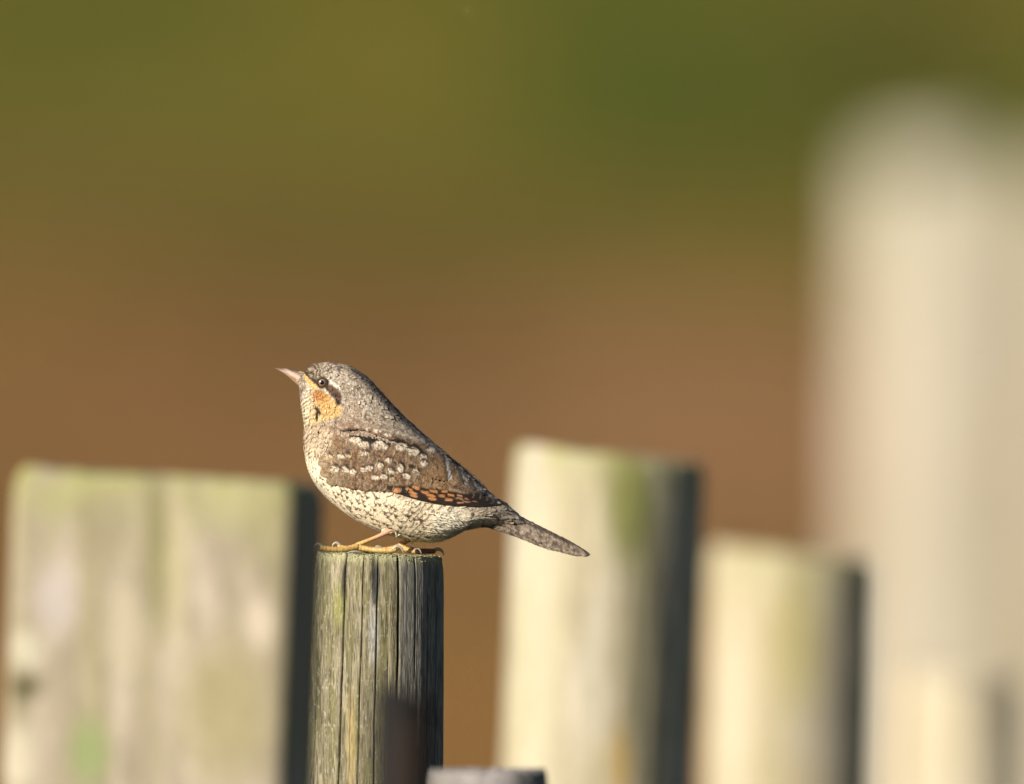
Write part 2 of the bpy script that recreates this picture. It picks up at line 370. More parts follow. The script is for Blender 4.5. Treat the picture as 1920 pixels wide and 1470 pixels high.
PROF = np.array([[a[0], a[1], b[0], b[1], w_] for a, b, w_ in zip(TOP, BOT, WID)], float)
SMAX = len(TOP) - 2
def body(s, th):
    q = crom(PROF, s + 1)
    cx = (q[..., 0] + q[..., 2]) / 2; cz = (q[..., 1] + q[..., 3]) / 2
    hx = (q[..., 0] - q[..., 2]) / 2; hz = (q[..., 1] - q[..., 3]) / 2
    c, sn = np.cos(th), np.sin(th)
    y = np.sign(sn) * np.abs(sn) ** 0.9 * q[..., 4]
    return np.stack([cx + hx * c, y, cz + hz * c], -1)      # photo px
def frame(s, th):
    e = 0.02
    ps = (body(s + e, th) - body(s - e, th)) / (2 * e); pt = (body(s, th + e) - body(s, th - e)) / (2 * e)
    ms = np.linalg.norm(ps, axis=-1) + 1e-6; mt = np.linalg.norm(pt, axis=-1) + 1e-6
    n = np.cross(ps, pt); n /= np.linalg.norm(n, axis=-1, keepdims=True) + 1e-9
    q = crom(PROF, s + 1); ctr = np.stack([(q[..., 0] + q[..., 2]) / 2, q[..., 0] * 0, (q[..., 1] + q[..., 3]) / 2], -1)
    n = np.where((((body(s, th) - ctr) * n).sum(-1) < 0)[..., None], -n, n)
    return ms, mt, n

PK = 0.78     # albedo scale of the colours read off the sunlit bird
THROAT = [(577, 716), (590, 722), (602, 734), (617, 740), (632, 757), (643, 764), (640, 777), (626, 785), (600, 792), (570, 803), (560, 800), (558, 760), (572, 742)]
EARS = [(611, 722), (622, 722), (634, 731), (643, 742), (641, 752), (636, 758), (630, 750), (619, 740), (611, 730)]
CREAM = [(540, 842), (590, 838), (612, 868), (640, 893), (700, 912), (745, 928), (870, 950), (985, 992), (985, 1060), (540, 1060)]
def plumage(P, th):
    """colour of the body feathers at side-plane px"""
    x, y, z = P[..., 0], P[..., 1], P[..., 2]
    a = np.abs(np.arctan2(np.sin(th), np.cos(th)))           # 0 along the back, pi along the belly
    n = fbm(x / 5, z / 5 + y / 9, 101, 3); n2 = fbm(x / 2.2, z / 2.2 + y / 5, 111, 2); n3 = fbm(x / 14, z / 14, 121, 2); n4 = vn(x / 1.8, z / 1.8 + y / 4, 131)
    c = np.broadcast_to(lin((170, 150, 126)), x.shape + (3,)).copy()
    c = mix(c, lin((200, 182, 160)), sstep(0.5, 0.7, n3) * .8)
    c = mix(c, lin((92, 74, 60)), sstep(0.50, 0.64, n) * .75)
    c = mix(c, lin((226, 214, 198)), sstep(0.56, 0.72, n2) * .75)
    c = mix(c, lin((66, 52, 42)), sstep(0.68, 0.82, n4) * .6)
    # brown wash on the side of the neck and the shoulder
    c = mix(c, lin((140, 108, 82)), ell(x, z, 655, 775, 34, 24, 30, .6) * .55 * sstep(.3, .6, n))
    c = mix(c, lin((132, 98, 72)), inpoly(x, z, [(585, 800), (660, 790), (720, 800), (700, 830), (620, 840), (590, 830)], 8) * .6 * sstep(.3, .6, n + .1))
    # breast: grey-brown scales passing into cream
    cream = lin((252, 231, 196)) * (0.96 + 0.2 * n)[..., None]
    cr = inpoly(x, z, CREAM, 9)
    c = mix(c, np.zeros(3), cr * 0)  # keep shape
    c = c * (1 - cr[..., None]) + cream * cr[..., None]
    brs = inpoly(x, z, [(555, 798), (612, 800), (642, 830), (640, 884), (612, 878), (592, 866), (555, 850)], 11)
    c = mix(c, lin((206, 182, 148)), brs * .7)
    sc1 = np.sin((z * .94 + x * .34 + 7 * n3) * 2 * math.pi / 7.5 + 2.0 * np.sin(x / 4.0))
    c = mix(c, lin((104, 84, 66)), brs * sstep(.2, .8, sc1) * .85 * sstep(.25, .5, n))
    # throat
    tm = inpoly(x, z, THROAT, 2.5)
    och = mix(np.broadcast_to(lin((222, 186, 130)), x.shape + (3,)).copy(), lin((232, 218, 184)), sstep(600, 572, x + 0.25 * (z - 770)))
    och = mix(och, lin((206, 128, 52)), ell(x, z, 600, 741, 15, 14, 35, .7) * .9)
    och = mix(och, lin((222, 168, 94)), ell(x, z, 618, 762, 24, 20, 20, .7) * .6)
    th_ = math.radians(30)
    lines = np.sin(((x * math.sin(th_) + z * math.cos(th_)) + 11 * (fbm(x / 16, z / 16, 151, 2) - .5) + 4 * (n - .5)) * 2 * math.pi / 6.4)
    lm = sstep(-.1, .7, lines) * (.9 - .45 * sstep(588, 630, x)) * sstep(.30, .50, n3 * .5 + n2 * .5 + .06)
    och = mix(och, lin((112, 78, 42)), lm)
    chin = ell(x, z, 567, 731, 11, 15, -15, .6)
    och = mix(och, mix(np.broadcast_to(lin((206, 196, 178)), x.shape + (3,)).copy(), lin((104, 96, 90)), sstep(.3, .9, lines)), chin * .9)
    for (px_, pz_, rx, rz_, ro) in [(594.5, 767, 5, 3.2, 25), (598.5, 773, 4.2, 3.2, 40), (594.5, 783, 2.8, 6, 0), (595, 776, 2.2, 4, 20)]:
        och = mix(och, lin((34, 26, 18)), ell(x, z, px_, pz_, rx, rz_, ro, .4))
    c = c * (1 - tm[..., None]) + och * tm[..., None]
    # face: dark forehead and lores, pale gape stripe, eye stripe, white brow
    fore = inpoly(x, z, [(566, 692), (580, 680), (600, 680), (608, 696), (606, 710), (592, 712), (582, 708), (570, 700)], 4)
    st = np.sin((x * .8 - z * .35 + 22 * n3 + 5 * n) * 2 * math.pi / 7.0) * sstep(.2, .5, n2 + .1)
    c = mix(c, lin((112, 90, 70)), fore * .7)
    c = mix(c, lin((58, 42, 30)), fore * sstep(.1, .8, st) * .8)
    c = mix(c, lin((206, 190, 160)), fore * sstep(.3, .9, -st) * .5)
    c = mix(c, lin((222, 178, 108)), inpoly(x, z, [(569, 700), (574, 701), (592, 719), (600, 727), (594, 729), (582, 724), (573, 713)], 1.6))
    c = mix(c, lin((44, 30, 22)), inpoly(x, z, [(567, 695), (575, 696), (583, 708), (598, 712), (598, 721), (589, 719), (576, 706)], 1.8) * .95)
    em = inpoly(x, z, EARS, 2.2)
    c = mix(c, mix(np.broadcast_to(lin((92, 62, 44)), x.shape + (3,)).copy(), lin((44, 30, 24)), sstep(.45, .65, n)), em * .95)
    c = mix(c, lin((30, 22, 18)), ell(x, z, 635, 755, 5, 5, 0, .5))
    c = mix(c, lin((238, 228, 206)), inpoly(x, z, [(613, 709), (620, 711), (631, 720), (640, 726), (638, 731), (629, 726), (617, 717)], 1.8) * sstep(.2, .45, n2 + .1))
    c = mix(c, lin((226, 206, 170)), ell(x, z, 598, 729.5, 5, 2.0, 25, .5) * .8)
    c = mix(c, lin((226, 204, 160)), ell(x, z, 613, 736, 9, 3, 35, .5) * .6)
    c = mix(c, lin((40, 28, 20)), ell(x, z, 604.8, 717.6, 12.0, 11.0, 0, .12))
    # black stripe from the crown down the middle of the back
    stripe = sstep(.62, .34, a + .22 * (n - .5)) * sstep(645, 668, x) * sstep(960, 930, x)
    c = mix(c, lin((36, 31, 28)), stripe * sstep(.22, .4, n2 + .12))
    c = mix(c, lin((120, 110, 100)), stripe * sstep(.66, .78, n2) * .7)
    # crown edge flecks
    c = mix(c, lin((86, 70, 58)), sstep(.8, .4, a) * sstep(600, 640, x) * (x < 660) * sstep(.5, .65, n) * .8)
    # rear flank and vent: white fluff, wavy bars
    vent = ell(x, z, 842, 985, 26, 36, 25, .5)
    c = mix(c, lin((240, 232, 208)), vent * .7)
    # under tail coverts barred, rump grey
    c = mix(c, lin((190, 172, 142)), sstep(868, 905, x) * sstep(.2, .6, n) * .55)
    ub = np.sin((x * .9 + z * .25) * 2 * math.pi / 22.0 + 3 * (n3 - .5))
    c = mix(c, lin((60, 48, 38)), sstep(862, 875, x) * sstep(952, 968, z + 4 * n) * sstep(.72, .92, ub) * .9)
    kt = sstep(905, 950, x - .9 * (z - 960)) * .85
    tcx = mix(np.broadcast_to(lin((168, 150, 130)), x.shape + (3,)).copy(), lin((104, 86, 72)), sstep(.48, .62, n) * .7)
    tcx = mix(tcx, lin((216, 204, 188)), sstep(.58, .74, n2) * .6)
    c = c * (1 - kt[..., None]) + tcx * kt[..., None]
    return c * PK

# body surface (continuous, head to rump)
ss = np.linspace(-1, SMAX, 160); th = np.linspace(0, 2 * math.pi, 160, endpoint=False)
SG, TG = np.meshgrid(ss, th, indexing='ij'); PB = body(SG, TG)
Fq = grid_faces(len(ss), len(th), True)
body_o = mk('body', W3(*PB.reshape(-1, 3).T), Fq, M_FEATHER, bird, plumage(PB, TG))

def cards(s0, t0, L, Wd, phi, nt_, nu_, lift0, lift1, taper_pow, r, split=0.0):
    """leaf-shaped feathers lying shingled on the body: arrays (N, nt, nu) of px points, plus local coordinates"""
    N = len(s0)
    t = np.linspace(0, 1, nt_)[None, :, None]; u = np.linspace(-1, 1, nu_)[None, None, :]
    prof = (0.55 + 0.45 * np.sin(np.minimum(t / .45, 1) * math.pi / 2)) * np.sqrt(np.maximum(0.0, 1 - (np.maximum(t - .5, 0) / .5) ** taper_pow)) + 0.06
    jit = 1 + 0.10 * r.normal(0, 1, (N, nt_, nu_)) * (np.abs(u) > .9)
    tip = 1 + 0.10 * r.normal(0, 1, (N, 1, nu_)) * (t > .95)
    al = (t - .35) * L[:, None, None] * tip; ac = u * Wd[:, None, None] / 2 * prof * jit
    cp, sp = np.cos(phi)[:, None, None], np.sin(phi)[:, None, None]
    ds = al * cp - ac * sp; dt = al * sp + ac * cp
    ms, mt, _ = frame(s0, t0)
    sg = t0 * 0 + np.where(np.sin(t0) >= 0, 1, -1)
    s = np.clip(s0[:, None, None] + ds / ms[:, None, None], -.98, SMAX - .02); th_ = t0[:, None, None] + dt * sg[:, None, None] / np.maximum(mt, 4)[:, None, None]
    P = body(s, th_); _, _, n = frame(s, th_)
    lift = lift0[:, None, None] + (lift1 - lift0)[:, None, None] * t ** 1.3 - .22 * np.abs(u) ** 2 * (1 + 0 * t)
    P = P + n * lift[..., None]
    return P, th_, np.broadcast_to(t, P.shape[:3]), np.broadcast_to(u, P.shape[:3])
def card_faces(N, nt_, nu_):
    f = grid_faces(nt_, nu_)
    return (f[None] + (np.arange(N) * nt_ * nu_)[:, None, None]).reshape(-1, 4)
def lattice(sa, sb, sp, r):
    """staggered rows of feather roots, sp(s) px apart"""
    s = sa; o = 0; S0, T0 = [], []
    while s < sb:
        tt = np.linspace(0, 2 * math.pi, 200); ms, mt, _ = frame(np.full(200, s), tt)
        circ = mt.mean() * 2 * math.pi; d = sp(s); n = max(6, int(circ / d))
        # even spacing along the girth
        cum = np.concatenate([[0], np.cumsum(mt[:-1] * (tt[1] - tt[0]))]); tgt = (np.arange(n) + .5 * (o % 2) + .25) / n * cum[-1]
        t_ = np.interp(tgt, cum, tt)
        S0.append(s + r.normal(0, .12, n) * d / ms.mean()); T0.append(t_ + r.normal(0, .12, n) * d / np.interp(t_, tt, mt).clip(4))
        s += d * .62 / max(ms.mean(), 4); o += 1
    return np.concatenate(S0), np.concatenate(T0)

r = np.random.default_rng(21)
# small feathers of head, neck and back
s0, t0 = lattice(-0.6, 15.6, lambda s: 4.0 + 0.5 * min(max(s, 0), 8), r)
P0 = body(s0, t0); a0 = np.abs(np.arctan2(np.sin(t0), np.cos(t0)))
lower = inpoly(P0[:, 0], P0[:, 2], CREAM, 2) > .5
eye_d = np.hypot(P0[:, 0] - 606, P0[:, 2] - 718.5)
WINGP = [(625, 870), (632, 830), (660, 822), (720, 832), (790, 846), (830, 858), (880, 905), (925, 940), (900, 942), (800, 934), (700, 902), (650, 890)]
inwing = inpoly(P0[:, 0], P0[:, 2], WINGP, .1) > .5
k = (~lower) & (eye_d > 13) & ~inwing & (s0 > -.55)
s0, t0 = s0[k], t0[k]
L = (8 + 1.0 * np.minimum(s0, 9)) * r.uniform(.85, 1.2, len(s0)); Wd = L * .62
phi = r.normal(0, .22, len(s0))
P, TH, T, U = cards(s0, t0, L, Wd, phi, 6, 5, np.full(len(s0), -.25), .35 + .055 * L + 1.5 * (r.random(len(s0)) < np.where(s0 < 3.5, .05, .11)), 2.4, r)
C = plumage(P, TH)
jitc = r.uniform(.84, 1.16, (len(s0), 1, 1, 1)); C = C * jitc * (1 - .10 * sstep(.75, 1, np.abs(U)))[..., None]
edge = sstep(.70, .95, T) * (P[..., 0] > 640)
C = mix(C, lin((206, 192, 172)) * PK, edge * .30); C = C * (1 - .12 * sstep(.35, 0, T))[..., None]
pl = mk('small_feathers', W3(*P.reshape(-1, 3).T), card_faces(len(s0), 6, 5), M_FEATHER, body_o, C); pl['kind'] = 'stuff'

# cream under feathers with dark arrow marks
s0, t0 = lattice(3.0, 15.2, lambda s: 9.0 + 0.42 * min(s, 11), r)
P0 = body(s0, t0)
inwing = inpoly(P0[:, 0], P0[:, 2], [(640, 872), (700, 890), (760, 912), (860, 936), (930, 930), (960, 900), (800, 780), (650, 800)], .1) > .5
k = (inpoly(P0[:, 0], P0[:, 2] + 6, CREAM, 2) > .5) & ~inwing
s0, t0, P0 = s0[k], t0[k], P0[k]
N = len(s0); L = (16 + .75 * np.minimum(s0, 12)) * r.uniform(.9, 1.15, N); Wd = L * .80
P, TH, T, U = cards(s0, t0, L, Wd, r.normal(0, .08, N), 10, 9, r.uniform(.1, .3, N), .35 + r.uniform(0, .35, N), 2.6, r)
C = plumage(P, TH)
flank = sstep(725, 760, P0[:, 0]) * sstep(1030, 1010, P0[:, 2])
rm = np.random.default_rng(202)
ms0, mt0 = lattice(3.2, 12.6, lambda q: 10.5 + .62 * min(max(q - 3, 0), 8), rm)
MP = body(ms0, mt0)
keep = (inpoly(MP[:, 0], MP[:, 2], CREAM, 1) > .5) & (rm.random(len(ms0)) < .62) & (MP[:, 0] < 800)
ms0, mt0, MP = ms0[keep], mt0[keep], MP[keep]
MT = body(ms0 + .03, mt0) - body(ms0 - .03, mt0); MT /= np.linalg.norm(MT, axis=1, keepdims=True)
MB = body(ms0, mt0 + .03) - body(ms0, mt0 - .03); MB /= np.linalg.norm(MB, axis=1, keepdims=True)
Pf = P.reshape(-1, 3); am = np.zeros(len(Pf))
edge_z = np.interp(MP[:, 0], [616, 640, 700, 740, 800, 870], [870, 893, 911, 923, 940, 950])
for i in range(len(MP)):
    near = np.where((np.abs(Pf[:, 0] - MP[i, 0]) < 16) & (np.abs(Pf[:, 2] - MP[i, 2]) < 16) & (Pf[:, 1] * MP[i, 1] > 0))[0]
    if not len(near): continue
    d = Pf[near] - MP[i]
    # marks hang from the feather shaft: a thin stem swelling to a blunt point
    dn = np.array([0.35, 0, .94]) * .6 + MT[i] * .4; dn /= np.linalg.norm(dn); bn = np.cross(dn, np.cross(MT[i], MB[i])); bn /= np.linalg.norm(bn) + 1e-9
    a_ = d @ dn; b_ = np.abs(d @ bn)
    under = MP[i, 2] - edge_z[i]; big = 1.0 if MP[i, 0] > 625 else .68; big *= rm.uniform(1.1, 1.6)
    stem = (9.0 if under < 26 else 4.0) * big
    wv = np.where(a_ < 0, .9 * big, (1.0 + 1.9 * sstep(0, 3.2 * big, a_)) * big)
    mk_ = sstep(wv + .9, wv - .6, b_) * sstep(-stem - 1, -stem + 1.5, a_) * sstep(4.6 * big, 3.2 * big, a_) * np.where(a_ < -1, .7, 1.0)
    am[near] = np.maximum(am[near], mk_)
am = am.reshape(P.shape[:3])
C = mix(C, lin((50, 40, 32)) * PK, am * .92)
bar = np.exp(-((T - .80 + .10 * U ** 2) / .07) ** 2) * flank[:, None, None] * ((P0[:, 0] < 840) & (r.random(N) < .85))[:, None, None]
C = mix(C, lin((92, 72, 50)) * PK, bar * .95)
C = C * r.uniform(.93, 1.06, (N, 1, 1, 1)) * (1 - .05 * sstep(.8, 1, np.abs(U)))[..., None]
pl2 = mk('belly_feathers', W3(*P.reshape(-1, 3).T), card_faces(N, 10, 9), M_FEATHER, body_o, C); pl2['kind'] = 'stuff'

# loose fluff on the vent, the belly edge and the thighs: narrow pointed plumes
N = 1500
s0 = r.uniform(9.5, 14.3, N); t0 = r.uniform(1.5, 2 * math.pi - 1.5, N); P0 = body(s0, t0)
k = (P0[:, 2] > 955) & (r.random(N) < sstep(770, 850, P0[:, 0]) * .8 + .05); s0, t0 = s0[k], t0[k]; N = len(s0)
P, TH, T, U = cards(s0, t0, r.uniform(12, 24, N), r.uniform(1.6, 3.2, N), r.normal(0, .28, N), 6, 3, np.full(N, .5), r.uniform(1.0, 3.6, N), 1.3, r)
C = plumage(P, TH); C = mix(C, lin((244, 234, 208)) * PK, np.full(T.shape, .5)) * r.uniform(.85, 1.1, (N, 1, 1, 1))
fl = mk('vent_fluff', W3(*P.reshape(-1, 3).T), card_faces(N, 6, 3), M_FEATHER, body_o, C); fl['kind'] = 'stuff'

# ---------------- wings
gx = np.arange(560, 1010); gz = np.arange(660, 1040)
dm = np.zeros((len(gz), len(gx)))
S2, T2 = np.meshgrid(np.linspace(-1, SMAX, 940), np.linspace(0, math.pi, 700), indexing='ij'); B2 = body(S2, T2)
ix = np.clip((B2[..., 0] - 560).round().astype(int), 0, len(gx) - 1); iz = np.clip((B2[..., 2] - 660).round().astype(int), 0, len(gz) - 1)
np.maximum.at(dm, (iz.ravel(), ix.ravel()), B2[..., 1].ravel())
def blur(a, k):
    ker = np.ones(2 * k + 1) / (2 * k + 1)
    for ax in (0, 1): a = np.apply_along_axis(lambda v: np.convolve(np.pad(v, k, 'edge'), ker, 'valid'), ax, a)
    return a
dsm = blur(blur(dm, 5), 5)
def depth(x, z):
    fx = np.clip(x - 560, 0, len(gx) - 1.001); fz = np.clip(z - 660, 0, len(gz) - 1.001)
    i = fx.astype(int); j = fz.astype(int); a = fx - i; b = fz - j
    return (dsm[j, i] * (1 - a) + dsm[j, i + 1] * a) * (1 - b) + (dsm[j + 1, i] * (1 - a) + dsm[j + 1, i + 1] * a) * b
LOW = [(616, 850), (624, 878), (640, 893), (666, 903), (700, 911), (740, 923), (785, 937), (835, 946), (885, 949), (925, 948), (953, 946)]
UPP = [(618, 832), (634, 812), (662, 803), (700, 806), (740, 818), (780, 830), (822, 842), (858, 869), (890, 899), (922, 927), (953, 944)]
def wing_xy(a, b):
    lo = crom(LOW, a * (len(LOW) - 1)); up = crom(UPP, a * (len(UPP) - 1))
    return lo[..., 0] * (1 - b) + up[..., 0] * b, lo[..., 1] * (1 - b) + up[..., 1] * b
def wing_y(x, z):
    return np.maximum(depth(x, z), 12) + 3.2
SPOTS = [(648, 814, 9, 5), (667, 825, 10, 5.5), (684, 835, 11, 6.5), (713, 836, 13, 7.5), (753, 839, 11, 7), (775, 847, 10, 8), (807, 845, 8, 6), (793, 858, 8, 5.5),
         (795, 872, 7.5, 6.5), (778, 886, 7, 7), (763, 894, 6.5, 5.5), (729, 864, 6.5, 4.5), (711, 872, 6.5, 4.5), (684, 850, 7, 4.5), (639, 857, 6, 5), (652, 856, 5, 4),
         (618, 857, 5, 5), (627, 880, 8, 5.5), (647, 882, 6.5, 6), (662, 886, 6, 5), (682, 881, 6, 4.5), (694, 878, 6, 4.5), (705, 896, 7, 4), (751, 880, 7, 8),
         (732, 884, 7, 6), (720, 894, 6, 5), (735, 899, 5, 5)]
SCAP = [(688, 802, 6, 4.5), (708, 808, 8, 6), (670, 799, 6, 3.5), (728, 817, 6, 4)]
ORANGE = [(744, 919, 8.5, 5, 8), (767, 917, 7, 2.7, 10), (781, 914, 8, 3.2, 12), (775, 923.5, 8.5, 2.8, 12), (777, 929, 8, 2.6, 12), (797, 922.5, 7.5, 3.2, 8), (813, 921, 8, 3.2, 10), (808, 929, 8.5, 2.8, 12),
          (811, 935, 8.5, 2.8, 8), (829, 929, 6.5, 3, 8), (846, 928, 6.5, 2.4, 10), (842, 936.5, 8, 3.2, 8), (861, 934, 7, 2.3, 10), (833, 921, 6.5, 2.2, 8), (862, 929, 5.5, 2, 16), (875, 935, 5.5, 1.9, 12),
          (875, 940.5, 8, 1.8, 6), (891, 940, 5.5, 1.5, 10), (863, 942, 6.5, 1.8, 4)]
def wing_col(x, z):
    n = fbm(x / 5, z / 5, 201, 3); n2 = fbm(x / 2.1, z / 2.1, 211, 2); n3 = fbm(x / 16, z / 16, 221, 2); n4 = vn(x / 1.7, z / 1.7, 231)
    c = np.broadcast_to(lin((142, 106, 74)), x.shape + (3,)).copy()
    c = mix(c, lin((166, 138, 110)), sstep(.45, .65, n3) * .8)
    c = mix(c, lin((84, 60, 42)), sstep(.48, .62, n) * .75)
    c = mix(c, lin((196, 166, 130)), sstep(.56, .72, n2) * .7)
    c = mix(c, lin((70, 50, 36)), sstep(.7, .85, n4) * .45)
    fr = sstep(650, 612, x + .35 * (860 - z)) * sstep(.38, .58, n + .05)
    c = mix(c, lin((214, 190, 152)), fr * .5)
    # warm mottled panel towards the tertials, greyer at the back
    c = mix(c, lin((186, 146, 98)), ell(x, z, 810, 895, 36, 34, 40, .6) * .55 * sstep(.4, .6, n2 + .05))
    c = mix(c, lin((92, 76, 62)), sstep(835, 885, x) * .55)
    c = c * (1 - .26 * sstep(830, 800, x))[..., None]
    # black gap between scapulars and coverts
    blk = inpoly(x, z, [(636, 806), (652, 800), (664, 806), (690, 816), (716, 824), (742, 824), (762, 833), (752, 832), (728, 829), (700, 829), (676, 824), (664, 817), (650, 812), (637, 812)], 3)
    c = mix(c, lin((32, 24, 18)), blk * sstep(.25, .42, n2 + .1))
    for (ex, ez, rx, rz_, ro) in [(647, 806, 10, 4.5, -8), (668, 813, 11, 7, 30), (688, 821, 9, 6, 40), (716, 827, 18, 4, 6), (752, 829, 12, 6, 30), (784, 842, 13, 5, 32), (771, 873, 5, 3, 0), (741, 868, 6, 3, 30)]:
        c = mix(c, lin((30, 22, 17)), ell(x, z, ex, ez, rx, rz_, ro, .45) * .9 * sstep(.2, .38, n2 + .06))
    x_, z_ = x, z
    x = x_ + 7 * (fbm(x_ / 6, z_ / 6, 241, 2) - .5); z = z_ + 6 * (fbm(x_ / 6 + 40, z_ / 6, 251, 2) - .5)
    for (sx, sz, rx, rz_) in SPOTS + SCAP:
        rx *= 1.05; rz_ *= 1.12
        q = min(1, rx / 9)
        c = mix(c, lin((34, 25, 19)), ell(x, z, sx + rx * .25, sz - rz_ * .55, rx * 1.15, rz_ * 1.15, 12, .22) * (.65 + .3 * q))
        c = mix(c, lin((34, 25, 19)), ell(x, z, sx + rx * .9, sz + rz_ * .2, rx * .35, rz_ * .8, 12, .3) * .6)
        pale = np.where((n2 > .56)[..., None], lin((140, 118, 96)), lin((230, 212, 186)) if rx > 6.2 else lin((214, 184, 142)))
        mm = ell(x, z, sx, sz, rx, rz_, 8, .22) * sstep(sz + rz_ * 1.3, sz + rz_ * .2, z + rz_ * .1)
        c = c * (1 - mm[..., None]) + pale * mm[..., None]
    x = x_ + 3.5 * (fbm(x_ / 5, z_ / 5, 261, 2) - .5); z = z_ + 2.5 * (fbm(x_ / 5 + 40, z_ / 5, 271, 2) - .5)
    # pale mottled fringes of the tertials
    for (x0_, z0_, x1_, z1_) in [(836, 852, 845, 900), (866, 872, 874, 906), (888, 895, 896, 916), (898, 916, 912, 922)]:
        f = np.clip(((x - x0_) * (x1_ - x0_) + (z - z0_) * (z1_ - z0_)) / ((x1_ - x0_) ** 2 + (z1_ - z0_) ** 2), 0, 1)
        d = np.hypot(x - x0_ - f * (x1_ - x0_), z - z0_ - f * (z1_ - z0_))
        c = mix(c, lin((214, 206, 198)), sstep(4.2, 2.0, d) * sstep(.35, .55, n2 + .06) * .9)
        dd = np.hypot(x - 6 - x0_ - f * (x1_ - x0_), z - z0_ - f * (z1_ - z0_))
        c = mix(c, lin((40, 30, 24)), sstep(4, 1.5, np.hypot(x + 5.5 - x0_ - f * (x1_ - x0_), z - z0_ - f * (z1_ - z0_))) * .55)
    # dark folded flight feathers with orange bars along the lower edge
    fl_ = inpoly(x, z, [(722, 910), (748, 911), (775, 909), (800, 915), (830, 917), (866, 925), (890, 924), (905, 921), (925, 926), (958, 946), (925, 952), (880, 952), (830, 949), (780, 940), (740, 927)], 2)
    c = mix(c, lin((40, 29, 22)) * (.8 + .5 * n3)[..., None], fl_ * .97)
    for (sx, sz, rx, rz_, ro) in ORANGE:
        c = mix(c, lin((214, 146, 90)) if sx < 850 else lin((190, 138, 102)), ell(x, z, sx, sz, rx * .92, rz_ * .86, ro, .22, 3.5) * (.75 + .25 * n))
    for (sx, sz) in [(888, 927), (902, 929), (913, 933), (924, 938)]:
        rr_ = np.hypot(x - sx + 7, z - sz)
        c = mix(c, lin((132, 108, 84)), sstep(1.8, .6, np.abs(rr_ - 7.5)) * (x > sx - 4) * (np.abs(z - sz) < 6) * .8)
    # black back edge above the tertials
    c = mix(c, lin((38, 33, 31)), inpoly(x, z, [(815, 832), (830, 842), (866, 870), (900, 904), (930, 930), (918, 930), (884, 897), (852, 868), (820, 846)], 2.5) * sstep(.25, .4, n2 + .1))
    return c * PK

def flat_feather(name, parent, side, tipx, tipz, ang, L, Wd, off, nt_, nu_, r, pw=2.4, colf=wing_col, curl=.9, darken=1.0):
    """one wing feather: tip at (tipx, tipz), pointing along ang (deg, 0 = to the tail, + = down)"""
    t = np.linspace(0, 1, nt_)[:, None]; u = np.linspace(-1, 1, nu_)[None, :]
    prof = (0.6 + 0.4 * np.sin(np.minimum(t / .4, 1) * math.pi / 2)) * np.sqrt(np.maximum(0, 1 - (np.maximum(t - .55, 0) / .45) ** pw)) + .05
    al = (t - 1) * L + 0 * u; ac = u * Wd / 2 * prof
    ac = ac * (1 + .06 * r.normal(0, 1, ac.shape) * (np.abs(u) > .9))
    c, s_ = math.cos(math.radians(ang)), math.sin(math.radians(ang))
    x = tipx + al * c - ac * s_; z = tipz + al * s_ + ac * c
    y = wing_y(x, z) + off + (-.7 + 1.2 * t) * curl - .4 * u ** 2 * curl
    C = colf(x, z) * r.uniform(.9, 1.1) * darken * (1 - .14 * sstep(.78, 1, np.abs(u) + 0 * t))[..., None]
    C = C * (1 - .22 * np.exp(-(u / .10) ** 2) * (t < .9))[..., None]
    if name == 'covert_feather':                              # paler fringe, darker centre
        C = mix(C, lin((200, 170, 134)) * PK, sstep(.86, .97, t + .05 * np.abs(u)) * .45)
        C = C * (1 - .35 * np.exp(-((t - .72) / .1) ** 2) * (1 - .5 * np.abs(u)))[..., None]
    return mk(name, W3(x, side * y, z), grid_faces(nt_, nu_), M_FEATHER, parent, C)

def make_wing(side):
    A, Bq = np.meshgrid(np.linspace(0, 1, 260), np.linspace(-.02, 1, 96), indexing='ij')
    x, z = wing_xy(A, np.clip(Bq, 0, 1)); off = np.where(Bq < 0, -9, 0.0) - 4.5 * sstep(.7, 1, Bq) - 4.5 * sstep(.08, 0, A)
    y = wing_y(x, z) + off
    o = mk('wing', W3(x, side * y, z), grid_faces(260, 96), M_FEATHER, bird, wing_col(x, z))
    r = np.random.default_rng(31)
    # primaries and secondaries: long folded blades showing as dark strips
    for i, (tx, tz, L_, an, wd) in enumerate([(953, 946, 215, 9, 15), (944, 943, 190, 9, 14), (934, 940, 170, 9.5, 13), (921, 938, 150, 10, 13), (909, 935, 130, 11, 13), (897, 932, 112, 11, 13), (885, 930, 100, 12, 13)]):
        flat_feather('flight_feather', o, side, tx, tz, an, L_, wd, .6 + .35 * i, 60, 9, r, pw=2.0)
    for (tx, tz, an, L_, wd, of) in [(912, 926, 34, 95, 30, 1.4), (893, 917, 38, 92, 36, 1.8), (868, 906, 42, 86, 40, 2.2), (842, 896, 44, 78, 40, 2.6)]:
        flat_feather('tertial_feather', o, side, tx, tz, an, L_, wd, of, 40, 19, r)
    rows = [(lambda q: (632 + q * 13.5, 903 + q * 1.7), 11, 10, 22, 17, .8), (lambda q: (626 + q * 15.5, 888 + q * 2.0), 11, 10, 24, 19, 1.2), (lambda q: (624 + q * 17, 868 + q * 3.2), 12, 10, 26, 21, 1.1),
            (lambda q: (640 + q * 18, 851 + q * 3.4), 12, 12, 28, 23, 1.3), (lambda q: (648 + q * 19, 832 + q * 3.4), 10, 14, 28, 24, 1.4)]
    for f, n_, an, L_, wd, of in rows:
        for q in range(n_):
            tx, tz = f(q)
            flat_feather('covert_feather', o, side, tx + r.normal(0, 1.5), tz + r.normal(0, 1.2), an + r.normal(0, 5), L_ * r.uniform(.9, 1.15), wd * r.uniform(.9, 1.1), of + r.uniform(0, .5), 14, 11, r)
    return o
make_wing(1); make_wing(-1)

